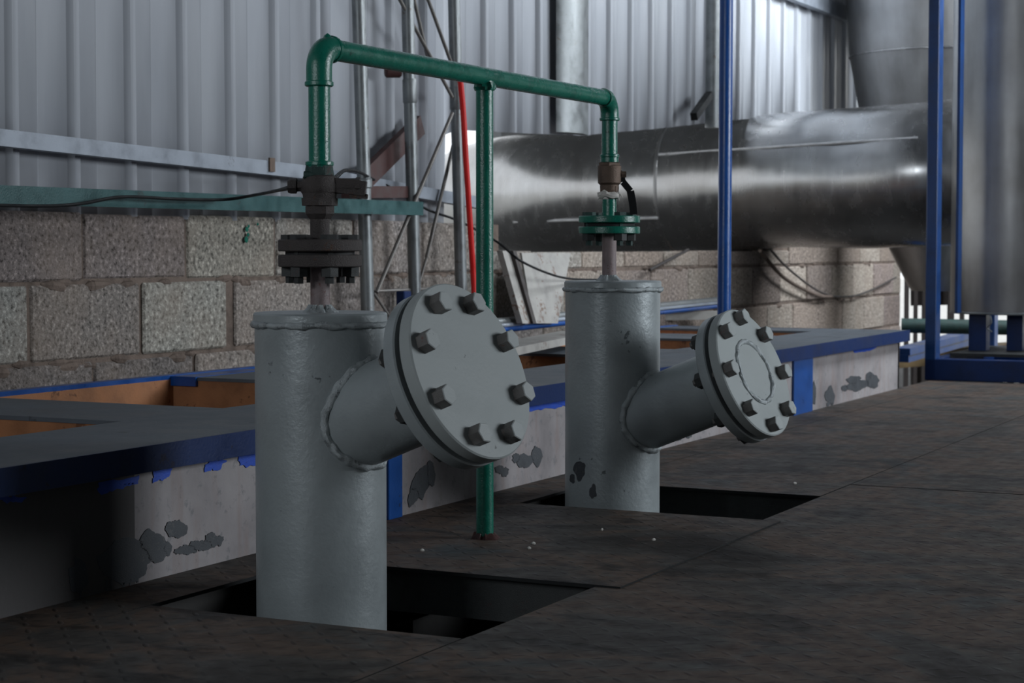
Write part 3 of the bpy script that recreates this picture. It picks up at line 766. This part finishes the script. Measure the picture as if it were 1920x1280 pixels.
# small grey nut on the alone pole / blue clamp by the mast
b_ = BM(); box(b_, onX(757, 572, -3.83) - Vector((.02, .03, .03)), onX(757, 550, -3.83) + Vector((.02, .03, .01)), bev=.004)
tag(obj('pipe_clamp', b_, M['blue_dark'], smooth=False), 'small navy clamp low on the lattice mast behind the nearer flange', 'clamp')
# red oxide bracket
rt = thing('rusty_bracket', onX(700, 372, -3.93), 'red-brown steel bracket with a diagonal brace behind the galvanised poles', 'bracket')
b_ = BM(); beam(b_, onX(688, 332, -3.95), onX(787, 234, -3.95), .03, .085); obj('diagonal_brace', b_, M['rust_red'], rt, smooth=False)
b_ = BM(); beam(b_, onX(650, 360, -3.90), onX(772, 360, -3.90), .05, .048); obj('cross_bar', b_, M['rust_red'], rt, smooth=False)
b_ = BM(); pa = onX(722, 134, -3.95); pb = onX(752, 134, -3.90); cyl(b_, pa, pb, .026, 20, bev=.006)
tag(obj('pipe_plug', b_, M['rust_red'], loc=pa), 'short rust-brown pipe end under the green crossbar beside the mast', 'pipe')
# red hose
b_ = BM(); tube(b_, smooth_path([onX(860, 120, -3.72), onX(868, 205, -3.72), onX(873, 290, -3.72), onX(880, 400, -3.72), onX(889, 545, -3.72), onX(892, 640, -3.70)]), .0125, 12)
tag(obj('red_hose', b_, M['red']), 'bright red hose hanging beside the mast and the green post', 'hose')
# cables
b_ = BM(); tube(b_, smooth_path([onX(-40, 384, -3.75), onX(80, 386, -3.75), onX(150, 382, -3.75), onX(230, 369, -3.75), onX(330, 373, -3.75), onX(420, 374, -3.75), onX(480, 365, -3.6), onX(520, 357, -3.2), Q1(352) - hd * .062]), .0055, 10)
tag(obj('black_cable', b_, M['black']), 'black cable lying along the green channel to the rusty valve', 'cable')
b_ = BM(); tube(b_, smooth_path([Q1(338) + hd * .028, onX(648, 319, -3.0), onX(672, 322, -3.6), onX(700, 336, -3.93), onX(730, 350, -3.94), onX(800, 392, -3.94), onX(860, 414, -3.94), onX(930, 452, -3.84), onX(975, 488, -3.70), onX(1030, 513, -3.70), onX(1075, 523, -3.78), onX(1140, 524, -3.9)]), .0055, 10)
tag(obj('black_cable', b_, M['black']), 'black cable drooping from the rusty valve past the mast to behind the farther pipe', 'cable')
b_ = BM(); tube(b_, smooth_path([onX(1436, 458, -3.95), onX(1480, 505, -3.95), onX(1540, 548, -3.95), onX(1590, 556, -3.95), onX(1630, 545, -3.95), onX(1680, 520, -3.95)]), .0075, 8)
tag(obj('wall_cable', b_, M['iron']), 'brown cable sagging on the far block wall under the duct', 'cable')
b_ = BM(); tube(b_, smooth_path([onX(1425, 470, -3.94), onX(1470, 520, -3.94), onX(1530, 552, -3.94), onX(1560, 556, -3.94)]), .012, 8)
tag(obj('wall_cable', b_, M['mortar']), 'faint thin line just below the brown cable on the far block wall', 'cable')
b_ = BM(); cyl(b_, onX(1218, 506, -3.94), onX(1290, 468, -3.94), .009, 10)  # thin dark bar modelled in place of a brownish shadow
tag(obj('leaning_rod', b_, M['iron']), 'short grey rod slanting on the block wall right of the farther pipe', 'rod')
# leaning rusty sheets
lt = thing('leaning_sheet', onX(1010, 592, -3.80), 'whitish rust-stained metal sheet leaning on the wall between the green post and farther pipe', 'sheet')
b_ = BM(); prism(b_, [onX(978, 474, -3.86), onX(1070, 474, -3.86), onX(1046, 606, -3.78), onX(1000, 606, -3.78)], (-.01, 0, 0)); obj('panel', b_, M['board'], lt, smooth=False)
b_ = BM(); prism(b_, [onX(942, 470, -3.84), onX(966, 470, -3.84), onX(1004, 606, -3.76), onX(980, 606, -3.76)], (-.03, 0, 0)); obj('frame_strip', b_, M['board'], lt, smooth=False)
b_ = BM(); prism(b_, [onX(962, 470, -3.82), onX(968, 470, -3.82), onX(1006, 606, -3.745), onX(1000, 606, -3.745)], (-.02, 0, 0)); obj('folded_edge', b_, M['iron'], lt, smooth=False)
# blue silver rail and pale board over the rear rim
rl = thing('rail', onX(1150, 590, -3.84), 'blue and silver rail running level above the rear of the tank', 'rail')
for s, (rr, m, dz) in enumerate(((.020, 'galv', .012), (.016, 'blue', -.020), (.010, 'girt', -.002))):
    a = onX(905, 612, -3.84); b = onX(1349, 566, -3.84); o = Vector((.012 * s, 0, dz)); b_ = BM(); cyl(b_, a + o, b + o, rr, 12); obj('rail_tube', b_, M[m], rl)
b_ = BM(); a = onZ(880, 668, .345); b = onZ(1085, 627, .345); beam(b_, a, b, .16, .03)
tag(obj('pale_plank', b_, M['board'], smooth=False), 'pale weathered plank lying along the tank between flange and farther pipe', 'plank')
b_ = BM(); a = onZ(1240, 592, .335); b = onZ(1380, 590, .335); beam(b_, a, b, .05, .05)
tag(obj('pale_plank', b_, M['board'], smooth=False), 'short pale plank at the rear of the tank behind the farther flange', 'plank')
# blue pole standing on the tank ledge
a = onX(1357, 652, -2.62); b_ = BM(); tp = onX(1362, 0, -2.62); tz = up_to(tp, a, 3.2); cyl(b_, a, tz, .0275, 28)
tag(obj('blue_pole', b_, M['blue'], loc=a), 'tall bright blue pole rising from the tank ledge behind the farther flange', 'pole')
# galvanised pipe post against far sheet, with bracket
a = onX(1336, 240, -3.90); b_ = BM(); cyl(b_, a, (a.x, a.y, 3.6), .045, 24)
tag(obj('wall_post', b_, M['galv'], loc=a), 'grey vertical pipe on the pale sheet left of the blue pole', 'post')
b_ = BM(); beam(b_, onX(1301, 219, -3.87), onX(1330, 178, -3.89), .04, .045); tag(obj('black_bracket', b_, M['black'], smooth=False), 'small black slanting bracket beside the grey wall pipe above the duct', 'bracket')
a = onX(1091, 250, -3.92); b_ = BM(); prism(b_, [Vector((-3.99, a.y - .16, a.z)), Vector((-3.94, a.y - .12, a.z)), Vector((-3.92, a.y, a.z)), Vector((-3.94, a.y + .12, a.z)), Vector((-3.99, a.y + .15, a.z))], (0, 0, 3))
tag(obj('corner_flashing', b_, M['galv'], angle=50), 'folded vertical sheet flashing above the duct between the two wall bays', 'flashing')

# ------------------------------------------------------------------ large duct
def duct_pt(u, v, d): return onD(u, v, d)
dl = [(1800, 323, 11.72, 275), (1735, 328, 11.75, 271), (1600, 334, 11.95, 262), (1480, 339, 12.1, 254), (1370, 348, 12.25, 248), (1265, 353, 12.4, 234), (1130, 360, 12.6, 229), (1040, 363, 12.75, 226), (990, 364, 12.9, 224)]
cps = [duct_pt(u, v, d) for u, v, d, h in dl]; rad = [h / 2 / FPX * d for u, v, d, h in dl]
e0 = cps[-1]; dlast = (cps[-1] - cps[-2]).normalized()
back = Vector((-.55, .83, -.05)).normalized()
cur = dlast
for k in range(1, 8):
    cur = dlast.lerp(back, k / 7).normalized(); cps.append(cps[-1] + cur * .16); rad.append(rad[-1] * (.985 if k < 4 else .97))
cps.append(cps[-1] + cur * 1.5); rad.append(rad[-1])
dt = thing('aluminium_duct', cps[3], 'large horizontal aluminium-clad duct crossing in front of the far wall', 'duct')
def sub_path(p, r, i0, i1, sub=6):
    sp = smooth_path(p[i0:i1 + 1], sub); rs = []
    for i in range(i0, i1):
        for k in range(sub): rs.append(r[i] + (r[i + 1] - r[i]) * k / sub)
    rs.append(r[i1]); return sp, rs
for nm, i0, i1 in (('jacket_section', 0, 5), ('jacket_section', 5, len(cps) - 1)):
    sp, rs = sub_path(cps, rad, i0, i1); b_ = BM()
    tube(b_, sp, rs, 72)
    for v in b_.verts:   # dents
        q = v.co; dn = .018 * max(0, noise.noise(q * 1.7)) + .010 * noise.noise(q * 4.1 + Vector((3, 1, 2)))
        ci = min(range(len(sp)), key=lambda i: (sp[i] - q).length_squared); v.co = q + (sp[ci] - q).normalized() * dn * .7
    obj(nm, b_, M['duct'], dt)
# seams
def seam(us, off, r, nm='seam'):
    pts = []
    for (u, v) in us:
        i = min(range(len(dl)), key=lambda i: abs(dl[i][0] - u)); 
        # interpolate centre / radius at u
        for (A, B) in zip(dl, dl[1:]):
            if B[0] <= u <= A[0]:
                t = (A[0] - u) / (A[0] - B[0]); cv = A[1] + (B[1] - A[1]) * t; d = A[2] + (B[2] - A[2]) * t; h = A[3] + (B[3] - A[3]) * t; break
        R_ = h / 2 / FPX * d; s = (cv - v) / (h / 2); c = onD(u, cv, d); dirx = (cps[4] - cps[2]).normalized()
        n = Vector((Fv.x, Fv.y, 0)).normalized(); n = -(n - dirx * n.dot(dirx)).normalized()
        pts.append(c + Vector((0, 0, 1)) * R_ * s + n * (R_ * math.sqrt(max(0, 1 - s * s)) * 1.0 + .006))
    b = BM(); tube(b, pts, r, 6); obj(nm, b, M['seam'], dt)
seam([(1740, 263), (1660, 268), (1560, 274), (1440, 282), (1370, 286), (1265, 293)], 0, .009)
seam([(1265, 408), (1180, 410), (1100, 412), (1000, 415)], 0, .009)
sp, rs = sub_path(cps, rad, 4, 6); i = 6
b_ = BM(); dd = (sp[i + 1] - sp[i]).normalized(); lathe(b_, sp[i], dd, [(-.012, rs[i] - .004), (-.006, rs[i] + .004), (.006, rs[i] + .004), (.012, rs[i] - .004)], 72, closed=False); obj('joint_band', b_, M['duct_dull'], dt)
# rivets along upper seam
for (u, v) in ((1420, 283), (1512, 277), (1597, 271), (1665, 266)):
    pass
# ------------------------------------------------------------------ cyclone hopper behind the duct
cyc = onD(1762, 300, 13.3); cyc.z = 0
def cz(v): return .72 + (467 - v) / FPX * 13.3
k_ = 13.3 / FPX
ct = thing('hopper', (cyc.x, cyc.y, cz(560)), 'tapering aluminium hopper behind the horizontal duct at the right', 'hopper')
b_ = BM(); z0 = cz(560); lathe(b_, (cyc.x, cyc.y, 0), (0, 0, 1), [(cz(545), 50 * k_), (cz(525), 62 * k_), (cz(465), 92 * k_), (cz(195), 152 * k_), (cz(107), 168 * k_)], 64); obj('cone', b_, M['duct_dull'], ct)
b_ = BM(); lathe(b_, (cyc.x, cyc.y, 0), (0, 0, 1), [(cz(107), 168 * k_), (cz(0), 176 * k_), (3.6, 182 * k_)], 64); obj('barrel', b_, M['duct_dull'], ct)
b_ = BM(); lathe(b_, (cyc.x, cyc.y, cz(107)), (0, 0, 1), [(-.008, 168 * k_), (-.004, 170 * k_), (.004, 170 * k_), (.008, 168 * k_)], 64, closed=False); obj('seam_ring', b_, M['duct'], ct)

# ------------------------------------------------------------------ blue frame with clad column
FX, FY = -2.53, 10.16
ft = thing('column_stand', (FX, FY, 0), 'dark blue steel stand of square posts at the right with the clad column inside', 'frame')
for (x, y) in ((FX + .03, FY), (FX + .95, FY), (FX + .03, FY + 1.5), (FX + .95, FY + 1.5)):
    b_ = BM(); box(b_, (x - .03, y - .03, 0), (x + .03, y + .07, 3.0), bev=.004); obj('post', b_, M['blue_frame'], ft, smooth=False)
for q in (((FX, FY - .03, .0), (FX + .98, FY + .06, .118)), ((FX, FY + 1.47, .012), (FX + .98, FY + 1.56, .118)), ((FX - .0, FY, .012), (FX + .06, FY + 1.5, .118)), ((FX + .92, FY, .012), (FX + .98, FY + 1.5, .118))):
    b_ = BM(); box(b_, *q, bev=.004); obj('base_beam', b_, M['blue_dark'], ft, smooth=False)
b_ = BM(); y = FY + .30; box(b_, (FX + .085, y, .36), (FX + .10, y + .09, 2.6)); obj('side_bar', b_, M['blue_frame'], ft, smooth=False)
cc = onD(1905, 640, 10.85); cc.z = 0
kt = thing('clad_column', (cc.x, cc.y, .12), 'tall vertical aluminium-clad column standing in the blue frame at the right edge', 'column')
b_ = BM(); lathe(b_, cc, (0, 0, 1), [(.350, .365), (.354, .376), (.37, .378), (1.3, .378), (3.2, .378)], 80); obj('jacket', b_, M['duct_dull'], kt)
b_ = BM(); lathe(b_, cc, (0, 0, 1), [(.346, .379), (.350, .382), (.357, .382), (.360, .379)], 80, closed=False); obj('bottom_hem', b_, M['galv'], kt)
for (u, w_) in ((1836, .10), (1905, .09), (1960, .09)):
    p = onD(u, 640, 10.75); b_ = BM(); box(b_, (p.x - w_ / 2, p.y - w_ / 2, .118), (p.x + w_ / 2, p.y + w_ / 2, .352)); obj('leg', b_, M['blue_dark'], kt, smooth=False)
b_ = BM(); box(b_, (FX + .06, FY + .30, .118), (FX + .92, FY + 1.2, .135)); obj('base_plate', b_, M['bolt_dark'], kt, smooth=False)
b_ = BM(); p = onD(1857, 592, 10.45); tube(b_, smooth_path([p, p + Vector((.005, 0, -.04)), p + Vector((-.02, .01, -.07)), p + Vector((.01, 0, -.09))]), .004, 8); obj('wire_end', b_, M['galv'], kt)

# green and blue pipes running beyond the tank
b_ = BM(); cyl(b_, onD(1690, 610, 12.6), onD(1990, 616, 12.4), .05, 20); tag(obj('green_pipe', b_, M['iron_green']), 'dark green horizontal pipe passing behind the blue frame', 'pipe')
b_ = BM(); a = onD(1690, 672, 12.3); b = onD(1850, 628, 13.8); beam(b_, a + Vector((0, 0, .045)), b + Vector((0, 0, .045)), .12, .045); beam(b_, a, b, .10, .05)
tag(obj('blue_bar', b_, M['blue_frame'], smooth=False), 'blue bar slanting behind the blue frame under the green pipe', 'bar')
b_ = BM(); beam(b_, onD(1660, 674, 13.3), onD(1960, 652, 14.6), .2, .115); tag(obj('ochre_beam', b_, M['brownbeam'], smooth=False), 'ochre rusty beam low behind the blue frame', 'beam')
# slatted gate past the end of the wall
sg = thing('slatted_screen', onD(1760, 720, 16.5), 'dark brown slatted screen with bright gaps beyond the end of the block wall', 'screen')
for (u, wpx, z1) in ((1699, 8, .75), (1716, 7, 3), (1733, 10, 3), (1752, 14, 3), (1782, 12, 1.0), (1803, 8, 1.0), (1824, 12, 1.0), (1862, 6, 1.0), (1896, 12, 3), (1920, 14, 3), (1945, 14, 3)):
    p = onD(u, 640, 16.2); w_ = wpx * 16.2 / FPX; b_ = BM(); beam(b_, (p.x, p.y, GZ), (p.x, p.y, z1), .03, w_, Rv); obj('slat', b_, M['darkwood'], sg, smooth=False)
for v in (556, 704):
    b_ = BM(); beam(b_, onD(1708, v, 16.3), onD(1960, v - 6, 16.3), .04, .16); obj('cross_board', b_, M['darkwood'], sg, smooth=False)
